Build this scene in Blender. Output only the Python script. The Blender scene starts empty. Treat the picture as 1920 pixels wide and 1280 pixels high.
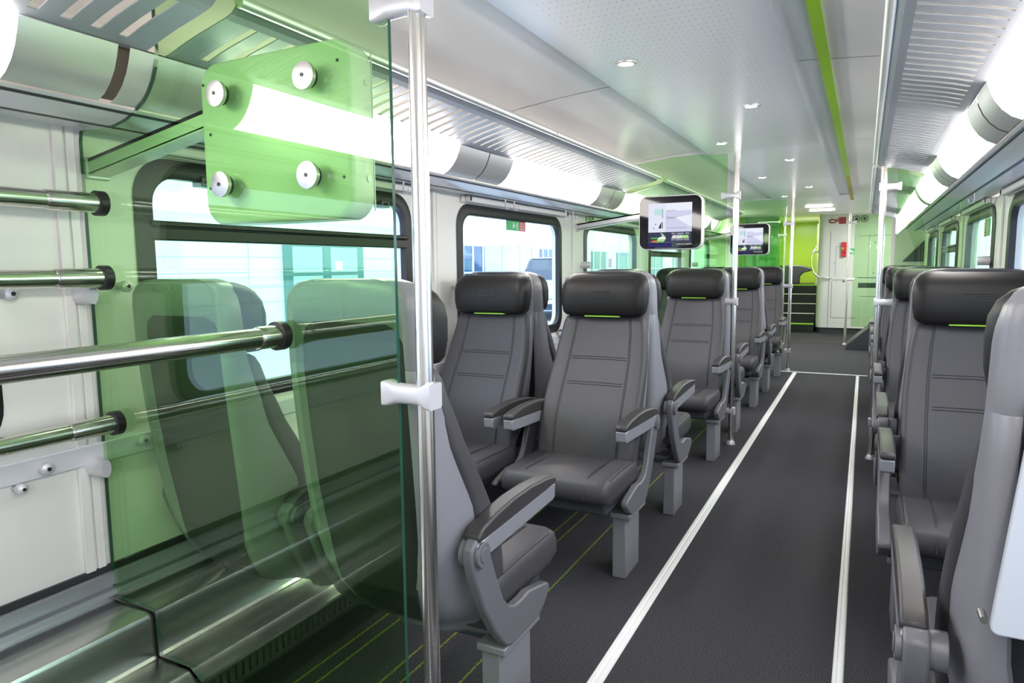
import bpy, bmesh, math, random
from mathutils import Vector, Matrix
random.seed(7)
C = bpy.context.scene
PI = math.pi

# ------------------------------------------------------------------ camera, world, exposure
cd = bpy.data.cameras.new('camera'); cam = bpy.data.objects.new('camera', cd); C.collection.objects.link(cam)
F = 1280.0
def unit(v):
    v = Vector(v); return v.normalized()
yw = unit((1622-960, 494-640, F))                       # carriage direction seen from the camera
b_ = -(yw.z*F)/(yw.x*.01+yw.y); dn = unit((.01*b_, b_, F))
if dn.y < 0: dn = -dn
zw = -dn; xw = yw.cross(zw)
R0 = Vector((xw.x, yw.x, zw.x)); R1 = Vector((xw.y, yw.y, zw.y)); R2 = Vector((xw.z, yw.z, zw.z))
up, back = -R1, -R2
cam.matrix_world = Matrix(((R0.x, up.x, back.x, 0), (R0.y, up.y, back.y, 0), (R0.z, up.z, back.z, 1.3), (0, 0, 0, 1)))
cd.sensor_width = 36; cd.lens = F/1920*36; cd.clip_start = .02; cd.clip_end = 300
C.camera = cam
w = bpy.data.worlds.new('overcast_sky'); C.world = w; w.use_nodes = True
bg = w.node_tree.nodes['Background']; bg.inputs[0].default_value = (.66, .82, 1.0, 1); bg.inputs[1].default_value = 3.0
C.view_settings.view_transform = 'Standard'; C.view_settings.look = 'None'
C.view_settings.gamma = 1; C.view_settings.use_curve_mapping = False
C.view_settings.exposure = 0.70
C.cycles.transparent_max_bounces = 24
C.cycles.max_bounces = 10
TUBE = 15.0        # radiance of the cove diffusers
SPOT = 2.5         # watts of each ceiling spot

# ------------------------------------------------------------------ materials
MAT = {}
def nt_new(name):
    m = bpy.data.materials.new(name); m.use_nodes = True
    nt = m.node_tree; nt.nodes.clear()
    out = nt.nodes.new('ShaderNodeOutputMaterial')
    return m, nt, out
def pbr(name, col, rough=.5, metal=0., spec=.5, noise=0., nscale=40., bump=0., bscale=200., coat=0., emit=None, estr=0., stretch=None):
    m, nt, out = nt_new(name)
    b = nt.nodes.new('ShaderNodeBsdfPrincipled'); nt.links.new(b.outputs[0], out.inputs[0])
    b.inputs['Base Color'].default_value = (*col, 1); b.inputs['Roughness'].default_value = rough
    b.inputs['Metallic'].default_value = metal; b.inputs['Specular IOR Level'].default_value = spec
    b.inputs['Coat Weight'].default_value = coat
    if emit: b.inputs['Emission Color'].default_value = (*emit, 1); b.inputs['Emission Strength'].default_value = estr
    tc = None
    def coords():
        t = nt.nodes.new('ShaderNodeTexCoord')
        if stretch:
            mp = nt.nodes.new('ShaderNodeMapping'); mp.inputs['Scale'].default_value = stretch
            nt.links.new(t.outputs['Object'], mp.inputs[0]); return mp.outputs[0]
        return t.outputs['Object']
    if noise:
        n = nt.nodes.new('ShaderNodeTexNoise'); n.inputs['Scale'].default_value = nscale; n.inputs['Detail'].default_value = 4
        nt.links.new(coords(), n.inputs['Vector'])
        mx = nt.nodes.new('ShaderNodeMix'); mx.data_type = 'RGBA'
        mx.inputs[6].default_value = (*[c*(1-noise) for c in col], 1); mx.inputs[7].default_value = (*[min(1, c*(1+noise)) for c in col], 1)
        nt.links.new(n.outputs['Fac'], mx.inputs[0]); nt.links.new(mx.outputs[2], b.inputs['Base Color'])
    if bump:
        n = nt.nodes.new('ShaderNodeTexNoise'); n.inputs['Scale'].default_value = bscale; n.inputs['Detail'].default_value = 3
        nt.links.new(coords(), n.inputs['Vector'])
        bp = nt.nodes.new('ShaderNodeBump'); bp.inputs['Strength'].default_value = bump; bp.inputs['Distance'].default_value = .002
        nt.links.new(n.outputs['Fac'], bp.inputs['Height']); nt.links.new(bp.outputs[0], b.inputs['Normal'])
    MAT[name] = m; return m
def glass(name, tint, refl=1.0, rough=0.0):
    """thin pane: tinted see-through plus a Schlick mirror, per face"""
    m, nt, out = nt_new(name)
    tr = nt.nodes.new('ShaderNodeBsdfTransparent'); tr.inputs[0].default_value = (*tint, 1)
    gl = nt.nodes.new('ShaderNodeBsdfGlossy'); gl.inputs['Roughness'].default_value = rough; gl.inputs[0].default_value = (1, 1, 1, 1)
    ge = nt.nodes.new('ShaderNodeNewGeometry')
    dt = nt.nodes.new('ShaderNodeVectorMath'); dt.operation = 'DOT_PRODUCT'
    nt.links.new(ge.outputs['Incoming'], dt.inputs[0]); nt.links.new(ge.outputs['Normal'], dt.inputs[1])
    def mt(op, a, b=None):
        n = nt.nodes.new('ShaderNodeMath'); n.operation = op
        for i, v in enumerate((a, b)):
            if v is None: continue
            if isinstance(v, (int, float)): n.inputs[i].default_value = v
            else: nt.links.new(v, n.inputs[i])
        return n.outputs[0]
    c = mt('ABSOLUTE', dt.outputs['Value']); p = mt('POWER', mt('SUBTRACT', 1.0, c), 5.0)
    f = mt('MULTIPLY', mt('ADD', mt('MULTIPLY', p, .96), .04), refl)
    mx = nt.nodes.new('ShaderNodeMixShader'); nt.links.new(f, mx.inputs[0]); nt.links.new(tr.outputs[0], mx.inputs[1]); nt.links.new(gl.outputs[0], mx.inputs[2])
    nt.links.new(mx.outputs[0], out.inputs[0]); MAT[name] = m; return m
def emis(name, col, s):
    m, nt, out = nt_new(name); e = nt.nodes.new('ShaderNodeEmission'); e.inputs[0].default_value = (*col, 1); e.inputs[1].default_value = s
    nt.links.new(e.outputs[0], out.inputs[0]); MAT[name] = m; return m

pbr('wall_cream', (.80, .775, .735), .38, noise=.02, nscale=6)
pbr('wall_grey', (.62, .62, .66), .4)
pbr('ceiling_white', (.84, .82, .81), .30, noise=.015, nscale=3)
pbr('ceiling_lime', (.30, .58, .01), .35)
pbr('rack_silver', (.36, .375, .42), .40, metal=.3)
pbr('rack_lip', (.95, .93, .91), .48, metal=.9)
pbr('cove_metal', (.72, .70, .70), .33, metal=.55)
pbr('cove_lower', (.74, .73, .76), .28, metal=.15)
pbr('dark_gap', (.03, .03, .035), .5)
pbr('rubber', (.015, .014, .015), .42, spec=.4)
pbr('steel', (.74, .71, .67), .17, metal=1, bump=.05, bscale=60, stretch=(1, .05, 1))
pbr('steel_pole', (.90, .865, .84), .22, metal=1)
pbr('bench_steel', (.62, .62, .61), .24, metal=1, noise=.08, nscale=12, stretch=(1, .1, 1))
pbr('heater_rail', (.50, .51, .55), .3, metal=.7)
pbr('clamp_grey', (.66, .645, .68), .38, metal=.35)
pbr('leather', (.060, .056, .062), .46, spec=.35, noise=.06, nscale=30, bump=.10, bscale=350)
pbr('leather_dark', (.013, .0115, .0115), .48, spec=.32, noise=.08, nscale=20, bump=.08, bscale=350)
pbr('leather_arm', (.042, .038, .040), .40, spec=.45, bump=.08, bscale=350)
pbr('logo_dark', (.045, .042, .042), .35)
pbr('grille_grey', (.16, .16, .16), .35, metal=.5)
pbr('stitch', (.035, .033, .038), .7)
pbr('shell', (.245, .24, .265), .34, spec=.5)
pbr('shell_back', (.030, .030, .034), .32, spec=.5)
pbr('bracket', (.145, .143, .16), .36, spec=.5)
pbr('arm_side', (.30, .30, .33), .35, metal=.25)
pbr('pedestal', (.25, .25, .275), .38, metal=.2)
pbr('lime_tag', (.32, .62, .06), .5)
pbr('tray', (.60, .63, .70), .3)
pbr('white_strip', (.80, .79, .77), .4, noise=.04, nscale=20)
pbr('box_white', (.80, .78, .74), .3)
pbr('bezel', (.010, .009, .011), .05, spec=.32)
pbr('disc_alu', (.60, .58, .565), .33, metal=1)
pbr('black', (.012, .012, .013), .45)
pbr('cabinet_white', (.74, .75, .76), .35)
pbr('lime_wall', (.42, .62, .06), .25)
pbr('green_wall', (.28, .62, .32), .25)
pbr('lime_edge', (.30, .62, .02), .45)
pbr('red', (.62, .015, .02), .4)
pbr('red_dark', (.38, .05, .06), .4)
pbr('sign_green', (.12, .55, .22), .5)
pbr('sign_white', (.85, .87, .85), .5)
pbr('yellow', (.45, .40, .06), .5)
pbr('dark_plastic', (.05, .055, .065), .35)
pbr('bldg_white', (.80, .84, .88), .6)
pbr('bldg_line', (.40, .52, .62), .6)
pbr('bldg_glass', (.05, .11, .22), .12)
pbr('bldg_door', (.07, .20, .24), .2)
pbr('asphalt', (.50, .54, .60), .8, noise=.1, nscale=2)
pbr('car_paint', (.62, .70, .80), .2, coat=.6)
pbr('car_dark', (.03, .05, .09), .25)
pbr('tyre', (.02, .02, .022), .7)
pbr('poster_purple', (.35, .15, .32), .5)
glass('partition_glass', (.752, .918, .70), refl=1.0)
pbr('glass_edge', (.02, .085, .055), .15, spec=.6)
glass('window_glass', (.93, .96, .98), refl=1.0)
m, nt, out = nt_new('cove_baffle'); e = nt.nodes.new('ShaderNodeBsdfTranslucent'); e.inputs[0].default_value = (.15, .14, .125, 1); nt.links.new(e.outputs[0], out.inputs[0]); MAT['cove_baffle'] = m  # for the added sheet that lets little tube light into the racks
emis('tube_glow', (1.0, .955, .90), TUBE)
emis('spot_glow', (1.0, .93, .84), 9.0)
emis('end_glow', (1.0, .98, .95), 10.0)
emis('screen_white', (.80, .82, .95), .60)
emis('screen_lilac', (.66, .68, .88), .60)
emis('screen_pale', (.86, .90, 1.0), .60)
emis('screen_navy', (.05, .06, .11), .60)
emis('screen_indigo', (.025, .02, .13), .60)
emis('screen_grey', (.18, .18, .26), .60)
emis('screen_text', (.95, .96, .95), .60)
emis('screen_lime', (.45, .72, .30), .60)
emis('screen_green', (.12, .50, .08), .60)
emis('screen_orange', (.85, .25, .04), .60)
emis('screen_teal', (.55, .78, .80), .60)
emis('screen_black', (.02, .02, .025), .60)

def carpet(name, stripes):
    m, nt, out = nt_new(name)
    b = nt.nodes.new('ShaderNodeBsdfPrincipled'); nt.links.new(b.outputs[0], out.inputs[0])
    b.inputs['Roughness'].default_value = .92; b.inputs['Specular IOR Level'].default_value = .2
    t = nt.nodes.new('ShaderNodeTexCoord')
    n = nt.nodes.new('ShaderNodeTexNoise'); n.inputs['Scale'].default_value = 260; n.inputs['Detail'].default_value = 3; nt.links.new(t.outputs['Object'], n.inputs['Vector'])
    r = nt.nodes.new('ShaderNodeValToRGB'); nt.links.new(n.outputs['Fac'], r.inputs[0])
    r.color_ramp.elements[0].position = .36; r.color_ramp.elements[0].color = (.014, .0135, .016, 1)
    r.color_ramp.elements[1].position = .68; r.color_ramp.elements[1].color = (.080, .077, .087, 1)
    col = r.outputs[0]
    if stripes:
        sx = nt.nodes.new('ShaderNodeSeparateXYZ'); nt.links.new(t.outputs['Object'], sx.inputs[0])
        acc = None
        for x0 in stripes:
            d = nt.nodes.new('ShaderNodeMath'); d.operation = 'SUBTRACT'; nt.links.new(sx.outputs[0], d.inputs[0]); d.inputs[1].default_value = x0
            a = nt.nodes.new('ShaderNodeMath'); a.operation = 'ABSOLUTE'; nt.links.new(d.outputs[0], a.inputs[0])
            l = nt.nodes.new('ShaderNodeMath'); l.operation = 'LESS_THAN'; nt.links.new(a.outputs[0], l.inputs[0]); l.inputs[1].default_value = .0042
            if acc is None: acc = l.outputs[0]
            else:
                mx = nt.nodes.new('ShaderNodeMath'); mx.operation = 'MAXIMUM'; nt.links.new(acc, mx.inputs[0]); nt.links.new(l.outputs[0], mx.inputs[1]); acc = mx.outputs[0]
        n2 = nt.nodes.new('ShaderNodeTexNoise'); n2.inputs['Scale'].default_value = 120; nt.links.new(t.outputs['Object'], n2.inputs['Vector'])
        g = nt.nodes.new('ShaderNodeMath'); g.operation = 'GREATER_THAN'; nt.links.new(n2.outputs['Fac'], g.inputs[0]); g.inputs[1].default_value = .42
        ml = nt.nodes.new('ShaderNodeMath'); ml.operation = 'MULTIPLY'; nt.links.new(acc, ml.inputs[0]); nt.links.new(g.outputs[0], ml.inputs[1])
        mc = nt.nodes.new('ShaderNodeMix'); mc.data_type = 'RGBA'; nt.links.new(ml.outputs[0], mc.inputs[0]); nt.links.new(col, mc.inputs[6]); mc.inputs[7].default_value = (.17, .21, .03, 1)
        col = mc.outputs[2]
    nt.links.new(col, b.inputs['Base Color'])
    bp = nt.nodes.new('ShaderNodeBump'); bp.inputs['Strength'].default_value = .5; bp.inputs['Distance'].default_value = .004
    nt.links.new(n.outputs['Fac'], bp.inputs['Height']); nt.links.new(bp.outputs[0], b.inputs['Normal'])
    MAT[name] = m
carpet('carpet', [-1.552, -1.490, -1.310, -1.250, -1.083])
carpet('carpet_plain', [])

# perforated centre ceiling
def perforated(name):
    m, nt, out = nt_new(name)
    b = nt.nodes.new('ShaderNodeBsdfPrincipled'); nt.links.new(b.outputs[0], out.inputs[0]); b.inputs['Roughness'].default_value = .24
    t = nt.nodes.new('ShaderNodeTexCoord'); sx = nt.nodes.new('ShaderNodeSeparateXYZ'); nt.links.new(t.outputs['Object'], sx.inputs[0])
    def mt(op, a, bb=None, c=None):
        n = nt.nodes.new('ShaderNodeMath'); n.operation = op
        for i, v in enumerate((a, bb, c)):
            if v is None: continue
            if isinstance(v, (int, float)): n.inputs[i].default_value = v
            else: nt.links.new(v, n.inputs[i])
        return n.outputs[0]
    def cell(o, s): return mt('SUBTRACT', mt('FRACT', mt('MULTIPLY', o, 1/s)), .5)
    u = cell(sx.outputs[0], .022); v = cell(sx.outputs[1], .045)
    d = mt('ADD', mt('POWER', mt('MULTIPLY', u, .022), 2.0), mt('POWER', mt('MULTIPLY', v, .045), 2.0))
    hole = mt('LESS_THAN', d, .0026**2)
    inx = mt('LESS_THAN', mt('ABSOLUTE', mt('ADD', sx.outputs[0], .66)), .26)
    ff = mt('MULTIPLY', hole, inx)
    mc = nt.nodes.new('ShaderNodeMix'); mc.data_type = 'RGBA'; nt.links.new(ff, mc.inputs[0]); mc.inputs[6].default_value = (.70, .695, .71, 1); mc.inputs[7].default_value = (.30, .29, .29, 1)
    nt.links.new(mc.outputs[2], b.inputs['Base Color']); MAT[name] = m
perforated('ceiling_perforated')

# ------------------------------------------------------------------ mesh helpers
class MB:
    def __init__(s): s.v = []; s.f = []; s.mi = []; s.cur = 0
    def add(s, vs, fs):
        o = len(s.v); s.v += [tuple(p) for p in vs]
        for f in fs: s.f.append([i+o for i in f]); s.mi.append(s.cur)
        return s
    def box(s, x0, x1, y0, y1, z0, z1):
        return s.add([(x0,y0,z0),(x1,y0,z0),(x1,y1,z0),(x0,y1,z0),(x0,y0,z1),(x1,y0,z1),(x1,y1,z1),(x0,y1,z1)],
                     [(0,3,2,1),(4,5,6,7),(0,1,5,4),(1,2,6,5),(2,3,7,6),(3,0,4,7)])
    def prism(s, poly, axis, a0, a1):
        """poly in the two other axes (in xyz order), extruded along axis"""
        n = len(poly)
        def P(p, a):
            return {'x': (a, p[0], p[1]), 'y': (p[0], a, p[1]), 'z': (p[0], p[1], a)}[axis]
        vs = [P(p, a0) for p in poly]+[P(p, a1) for p in poly]
        fs = [list(range(n)), list(range(2*n-1, n-1, -1))]+[(i, i+n, (i+1) % n+n, (i+1) % n) for i in range(n)]
        return s.add(vs, fs)
    def strip(s, pts, y0, y1, ny=1):
        """open profile of (x,z) points swept along y, single sheet"""
        n = len(pts); vs = []; fs = []
        for j in range(ny+1):
            y = y0+(y1-y0)*j/ny
            vs += [(p[0], y, p[1]) for p in pts]
        for j in range(ny):
            for i in range(n-1): fs.append((j*n+i, j*n+i+1, (j+1)*n+i+1, (j+1)*n+i))
        return s.add(vs, fs)
    def loft(s, loops, cap=True):
        n = len(loops[0]); vs = [p for l in loops for p in l]; fs = []
        for k in range(len(loops)-1):
            for i in range(n):
                j = (i+1) % n; fs.append((k*n+i, k*n+j, (k+1)*n+j, (k+1)*n+i))
        if cap: fs.append(list(range(n-1, -1, -1))); fs.append([(len(loops)-1)*n+i for i in range(n)])
        return s.add(vs, fs)
    def tube(s, path, r, seg=12, cap=True, rad=None):
        path = [Vector(p) for p in path]; loops = []; prev = None
        for i, p in enumerate(path):
            t = (path[min(i+1, len(path)-1)]-path[max(i-1, 0)]).normalized()
            a = Vector((0, 0, 1)) if abs(t.z) < .9 else Vector((1, 0, 0))
            if prev is not None: a = prev
            u = (a-t*a.dot(t)).normalized(); v = t.cross(u); prev = u
            rr = rad[i] if rad else r
            loops.append([tuple(p+(u*math.cos(2*PI*k/seg)+v*math.sin(2*PI*k/seg))*rr) for k in range(seg)])
        return s.loft(loops, cap)
    def disc_cyl(s, c, axis, r, l, seg=20):
        d = Vector({'x': (1,0,0), 'y': (0,1,0), 'z': (0,0,1)}[axis]); c = Vector(c)
        return s.tube([c-d*l/2, c+d*l/2], r, seg)
    def build(s, name, mat, parent=None, smooth=True, bevel=0, mats=None, sub=0, angle=40):
        me = bpy.data.meshes.new(name); me.from_pydata(s.v, [], s.f); me.update()
        bm = bmesh.new(); bm.from_mesh(me); bmesh.ops.recalc_face_normals(bm, faces=bm.faces); bm.to_mesh(me); bm.free()
        for m in (mats or [mat]): me.materials.append(MAT[m])
        if mats:
            for p, i in zip(me.polygons, s.mi): p.material_index = i
        if smooth:
            for p in me.polygons: p.use_smooth = True
        o = bpy.data.objects.new(name, me); C.collection.objects.link(o)
        if parent: o.parent = parent
        if bevel:
            bv = o.modifiers.new('bevel', 'BEVEL'); bv.width = bevel; bv.segments = 2; bv.limit_method = 'ANGLE'; bv.angle_limit = math.radians(35); bv.harden_normals = False
        if sub:
            sb = o.modifiers.new('sub', 'SUBSURF'); sb.levels = sub; sb.render_levels = sub
        if smooth:
            try: me.set_sharp_from_angle(angle=math.radians(angle))
            except Exception: pass
        return o
def empty(name, loc=(0, 0, 0), rz=0):
    o = bpy.data.objects.new(name, None); C.collection.objects.link(o); o.location = loc; o.rotation_euler = (0, 0, rz); o.empty_display_size = .1
    return o
def tag(o, label, cat, group=None, kind=None):
    o['label'] = label; o['category'] = cat
    if group: o['group'] = group
    if kind: o['kind'] = kind
    return o
def struct(o, label=None, cat=None):
    o['kind'] = 'structure'
    if label: o['label'] = label
    if cat: o['category'] = cat
    return o
def copy_tree(o, parent=None):
    c = o.copy(); C.collection.objects.link(c); c.parent = parent
    for ch in [x for x in o.children]: copy_tree(ch, c)
    return c
def text_mb(body, size, shear=0, align='LEFT', width=None):
    cu = bpy.data.curves.new('t', 'FONT'); cu.body = body; cu.size = size; cu.shear = shear; cu.align_x = align; cu.resolution_u = 2
    o = bpy.data.objects.new('t', cu); C.collection.objects.link(o)
    dg = bpy.context.evaluated_depsgraph_get(); me = bpy.data.meshes.new_from_object(o.evaluated_get(dg))
    vs = [tuple(v.co) for v in me.vertices]; fs = [list(p.vertices) for p in me.polygons]
    bpy.data.objects.remove(o); bpy.data.curves.remove(cu); bpy.data.meshes.remove(me)
    if width and vs:
        x0 = min(v[0] for v in vs); x1 = max(v[0] for v in vs); k = width/(x1-x0)
        vs = [((v[0]-x0)*k, v[1], 0) for v in vs]
    return vs, fs
def rrect(u0, u1, v0, v1, r, n=6):
    """counter-clockwise rounded rectangle"""
    out = []
    for cx, cy, a0 in ((u1-r, v0+r, -90), (u1-r, v1-r, 0), (u0+r, v1-r, 90), (u0+r, v0+r, 180)):
        for k in range(n+1):
            a = math.radians(a0+90*k/n); out.append((cx+r*math.cos(a), cy+r*math.sin(a)))
    return out

# ------------------------------------------------------------------ the room
XL, XR, XC = -1.975, .685, -.645
YB, YE = -2.6, 16.6
WZ0, WZ1 = .845, 1.635
def wall_with_windows(name, x, y0, y1, wins, inner):
    """sheet wall in the y-z plane with rounded openings, thickness outward"""
    mb = MB(); th = .06*(-1 if inner > 0 else 1); xs = (x, x+th)
    cuts = [y0]+[(wins[i][1]+wins[i+1][0])/2 for i in range(len(wins)-1)]+[y1]
    for i, (a, b) in enumerate(wins):
        hole = rrect(a+.02, b-.02, WZ0+.02, WZ1-.02, .11, 7); cy, cz = (a+b)/2, (WZ0+WZ1)/2
        oy0, oy1, oz0, oz1 = cuts[i], cuts[i+1], 0, 2.12
        outer = []
        for (u, v) in hole:
            du, dv = u-cy, v-cz; ks = []
            if du > 1e-9: ks.append((oy1-cy)/du)
            if du < -1e-9: ks.append((oy0-cy)/du)
            if dv > 1e-9: ks.append((oz1-cz)/dv)
            if dv < -1e-9: ks.append((oz0-cz)/dv)
            k = min(ks); outer.append([cy+du*k, cz+dv*k])
        for corner in ((oy0, oz0), (oy1, oz0), (oy1, oz1), (oy0, oz1)):      # pull nearest outer point onto each corner
            j = min(range(len(outer)), key=lambda q: (outer[q][0]-corner[0])**2+(outer[q][1]-corner[1])**2); outer[j] = list(corner)
        n = len(hole)
        vs = [(x, *p) for p in hole]+[(x, *p) for p in outer]+[(x+th, *p) for p in hole]
        fs = [(k, (k+1) % n, n+(k+1) % n, n+k) for k in range(n)]+[(k, 2*n+k, 2*n+(k+1) % n, (k+1) % n) for k in range(n)]
        mb.add(vs, fs)
    return struct(mb.build(name, 'wall_cream', smooth=False))
WL = [(-2.5, -1.05), (-.56, .93), (1.355, 2.755), (3.20, 4.62), (5.09, 6.46), (6.92, 8.27), (8.75, 9.95)]
WRt = [(-2.3, -.9), (-.42, .92), (1.36, 2.72), (3.18, 4.52), (5.0, 6.25), (6.82, 8.08), (8.62, 9.75)]
wall_with_windows('wall_left', XL, YB, 12.6, WL, 1)
wall_with_windows('wall_right', XR, YB, 10.6, WRt, -1)
mb = MB(); mb.box(XL-.3, XR+.3, YB-.06, YB, 0, 2.2); struct(mb.build('wall_back', 'wall_cream', smooth=False))
mb = MB(); mb.box(XL-.4, XR+.4, YB-.06, 8.83, -.06, 0); struct(mb.build('floor', 'carpet', smooth=False))
mb = MB(); mb.box(XL-.4, XR+.4, 8.87, 12.25, -.06, 0); mb.box(XL-.4, XR+.4, 12.25, YE, -.06, .004); struct(mb.build('floor.001', 'carpet_plain', smooth=False))

# ceiling: a lower centre slab between two side panels
SL, SR = -1.03, -.295
mb = MB()
sideprof = [(SL+.02, 2.118), (-1.31, 2.092), (-1.56, 2.062), (XL-.03, 2.0)]
joints = [YB, 1.13, 3.07, 5.02, 7.04, 8.98]
for a, b in zip(joints[:-1], joints[1:]):
    mb.strip([(p[0], p[1]) for p in sideprof], a+.003, b-.003)
mb.strip([(p[0], p[1]+.012) for p in sideprof], YB, 8.98)
struct(mb.build('ceiling', 'ceiling_white', smooth=False))
mb = MB()
rprof = [(SR-.02, 2.118), (.02, 2.092), (.27, 2.062), (XR+.03, 2.0)]
for a, b in zip(joints[:-1], joints[1:]):
    mb.strip(rprof, a+.003, b-.003)
mb.strip([(p[0], p[1]+.012) for p in rprof], YB, 8.98)
struct(mb.build('ceiling.001', 'ceiling_white', smooth=False))
mb = MB()
for a, b in zip(joints[:-1], joints[1:]): mb.box(SL, SR, a+.0025, b-.0025, 2.085, 2.125)
mb.box(SL+.01, SR-.01, YB, 8.98, 2.089, 2.13)
struct(mb.build('ceiling.002', 'ceiling_perforated', smooth=False))
mb = MB(); mb.box(XL-.3, XR+.3, 8.98, 12.3, 2.10, 2.16); mb.box(XL-.3, XR+.3, 12.3, 12.34, 2.10, 2.26); mb.box(XL-.3, XR+.3, 12.34, YE, 2.22, 2.27); struct(mb.build('ceiling.003', 'ceiling_white', smooth=False))
mb = MB(); mb.box(-.192, -.153, YB, 7.05, 2.088, 2.0965); struct(mb.build('trim_1', 'ceiling_lime', smooth=False))
mb = MB(); mb.box(-.190, -.155, 7.06, 9.6, 2.086, 2.0945); struct(mb.build('trim_2', 'yellow', smooth=False))
# roof outside so the sky cannot leak in
mb = MB(); mb.box(XL-.4, XR+.4, YB-.1, YE, 2.28, 2.32); struct(mb.build('ceiling.004', 'dark_gap', smooth=False))
for nm, x0, x1 in (('trim_3', XL-.10, XL-.02), ('trim_4', XR+.02, XR+.10)):
    mb = MB(); mb.box(x0, x1, YB, YE, 1.98, 2.28); struct(mb.build(nm, 'dark_gap', smooth=False))

# windows
def window(n, side, a, b, hopper):
    x = XL if side < 0 else XR; s = 1 if side < 0 else -1
    mb = MB(); o = rrect(a-.015, b+.015, WZ0-.015, WZ1+.015, .125, 8); i = rrect(a+.045, b-.045, WZ0+.045, WZ1-.045, .085, 8); m_ = rrect(a+.02, b-.02, WZ0+.02, WZ1-.02, .10, 8)
    N = len(o); L = [[(x+s*.004, *p) for p in o], [(x+s*.016, *p) for p in m_], [(x+s*.008, *p) for p in i], [(x-s*.022, *p) for p in i], [(x-s*.022, *p) for p in o]]
    vs = [p for l in L for p in l]; fs = []
    for k in range(len(L)-1):
        for q in range(N): fs.append((k*N+q, k*N+(q+1) % N, (k+1)*N+(q+1) % N, (k+1)*N+q))
    mb.add(vs, fs); fr = struct(mb.build(f'window_{n}', 'rubber', smooth=True, angle=60))
    g = MB(); g.add([(x-s*.018, *p) for p in i], [list(range(N))]); g.build('pane', 'window_glass', fr, smooth=False)
    if hopper:
        h = MB(); h.box(min(x-s*.03, x+s*.012), max(x-s*.03, x+s*.012), a+.03, b-.03, 1.395, 1.435); h.box(min(x-s*.03, x+s*.02), max(x-s*.03, x+s*.02), a+.03, b-.03, 1.437, 1.455); h.build('transom_bar', 'rubber', fr, bevel=.004)
        for yy in (a+.25, b-.20):
            q = MB(); q.box(min(x+s*.018, x-s*.03), max(x+s*.018, x-s*.03), yy-.03, yy+.03, WZ1-.06, WZ1-.028); q.disc_cyl((x+s*.022, yy, WZ1-.045), 'x', .007, .02); q.build('latch', 'dark_plastic', fr, bevel=.003)
    return fr
for i, (a, b) in enumerate(WL): window(i+1, -1, a, b, i in (1, 2, 5))
for i, (a, b) in enumerate(WRt): window(i+8, 1, a, b, i == 5)

# wall joints, sill bands, blind boxes
for k, y in enumerate((-.82, 1.145, 2.98, 4.86, 6.69, 8.52)):
    mb = MB(); mb.box(XL, XL+.012, y-.030, y-.002, .43, 1.70); mb.box(XL, XL+.010, y+.006, y+.030, .43, 1.70); mb.box(XL, XL+.004, y-.002, y+.006, .43, 1.70)
    struct(mb.build(f'trim_{5+k}', 'wall_cream', bevel=.003))
for k, y in enumerate((1.14, 2.95, 4.76, 6.53, 8.35)):
    mb = MB(); mb.box(XR-.012, XR, y-.030, y-.002, .43, 1.70); mb.box(XR-.010, XR, y+.006, y+.030, .43, 1.70)
    struct(mb.build(f'trim_{11+k}', 'wall_cream', bevel=.003))
mb = MB(); mb.box(XL, XL+.018, YB, 12.5, .745, .805); struct(mb.build('trim_16', 'wall_grey', bevel=.004))
mb = MB(); mb.box(XR-.018, XR, YB, 10.4, .745, .805); struct(mb.build('trim_17', 'wall_grey', bevel=.004))
ordn = ['nearest', 'second', 'third', 'fourth', 'fifth', 'sixth', 'seventh']

# heater rail and stepped stainless ledge along the left wall
mb = MB(); mb.box(XL, XL+.010, YB, 8.8, .412, .432); struct(mb.build('baseboard_left', 'dark_gap', smooth=False))
mb = MB()
mb.strip([(XL+.012, .412), (XL+.022, .408), (XL+.022, .372), (XL+.012, .368), (XL+.012, .364), (XL+.030, .360), (XL+.034, .345), (XL+.012, .334), (XL+.012, .326)], YB, 8.8)
struct(mb.build('baseboard_left.001', 'heater_rail', angle=25))
def ledge(y0, y1, label):
    root = empty('heater_ledge', (-1.78, (y0+y1)/2, 0)); tag(root, label, 'heater cover', 'stainless heater ledges along the left wall')
    def sh(mbx, nm, mat, **k):
        o = mbx.build(nm, mat, root, **k); o.location = (1.78, -(y0+y1)/2, 0); return o
    m1 = MB(); m1.strip([(XL+.006, .326), (XL+.06, .322), (-1.800, .322), (-1.789, .318), (-1.782, .306), (-1.778, .196), (-1.772, .187), (-1.64, .187), (-1.632, .184), (-1.602, .158), (-1.600, .150)], y0, y1)
    sh(m1, 'stepped_top', 'bench_steel', angle=30)
    m2 = MB()
    m2.strip([(-1.600, .150), (-1.600, .142)], y0, y1); m2.strip([(-1.600, .098), (-1.600, .088), (-1.612, .082), (-1.70, .075), (-1.70, .0)], y0, y1)
    n = int((y1-y0)/.026)
    for k in range(n+1):
        ya = y0+(y1-y0)*k/n; m2.box(-1.606, -1.600, max(y0, ya-.008), min(y1, ya+.008), .096, .144)
    m2.box(-1.64, -1.63, y0, y1, .09, .15)
    sh(m2, 'grille', 'grille_grey', smooth=False)
    return root
ledge(YB, 1.184, 'stepped stainless heater ledge on the near side of the first glass pane')
ledge(1.192, 2.30, 'stepped stainless heater ledge behind the first glass pane, under the window seat')
mb = MB(); mb.box(XL+.01, -1.70, 2.32, 8.8, 0, .30); struct(mb.build('baseboard_left.002', 'dark_plastic', bevel=.01))
mb = MB(); mb.box(XR-.12, XR, YB, 10.3, 0, .31); struct(mb.build('baseboard_right', 'dark_plastic', bevel=.01))

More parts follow.
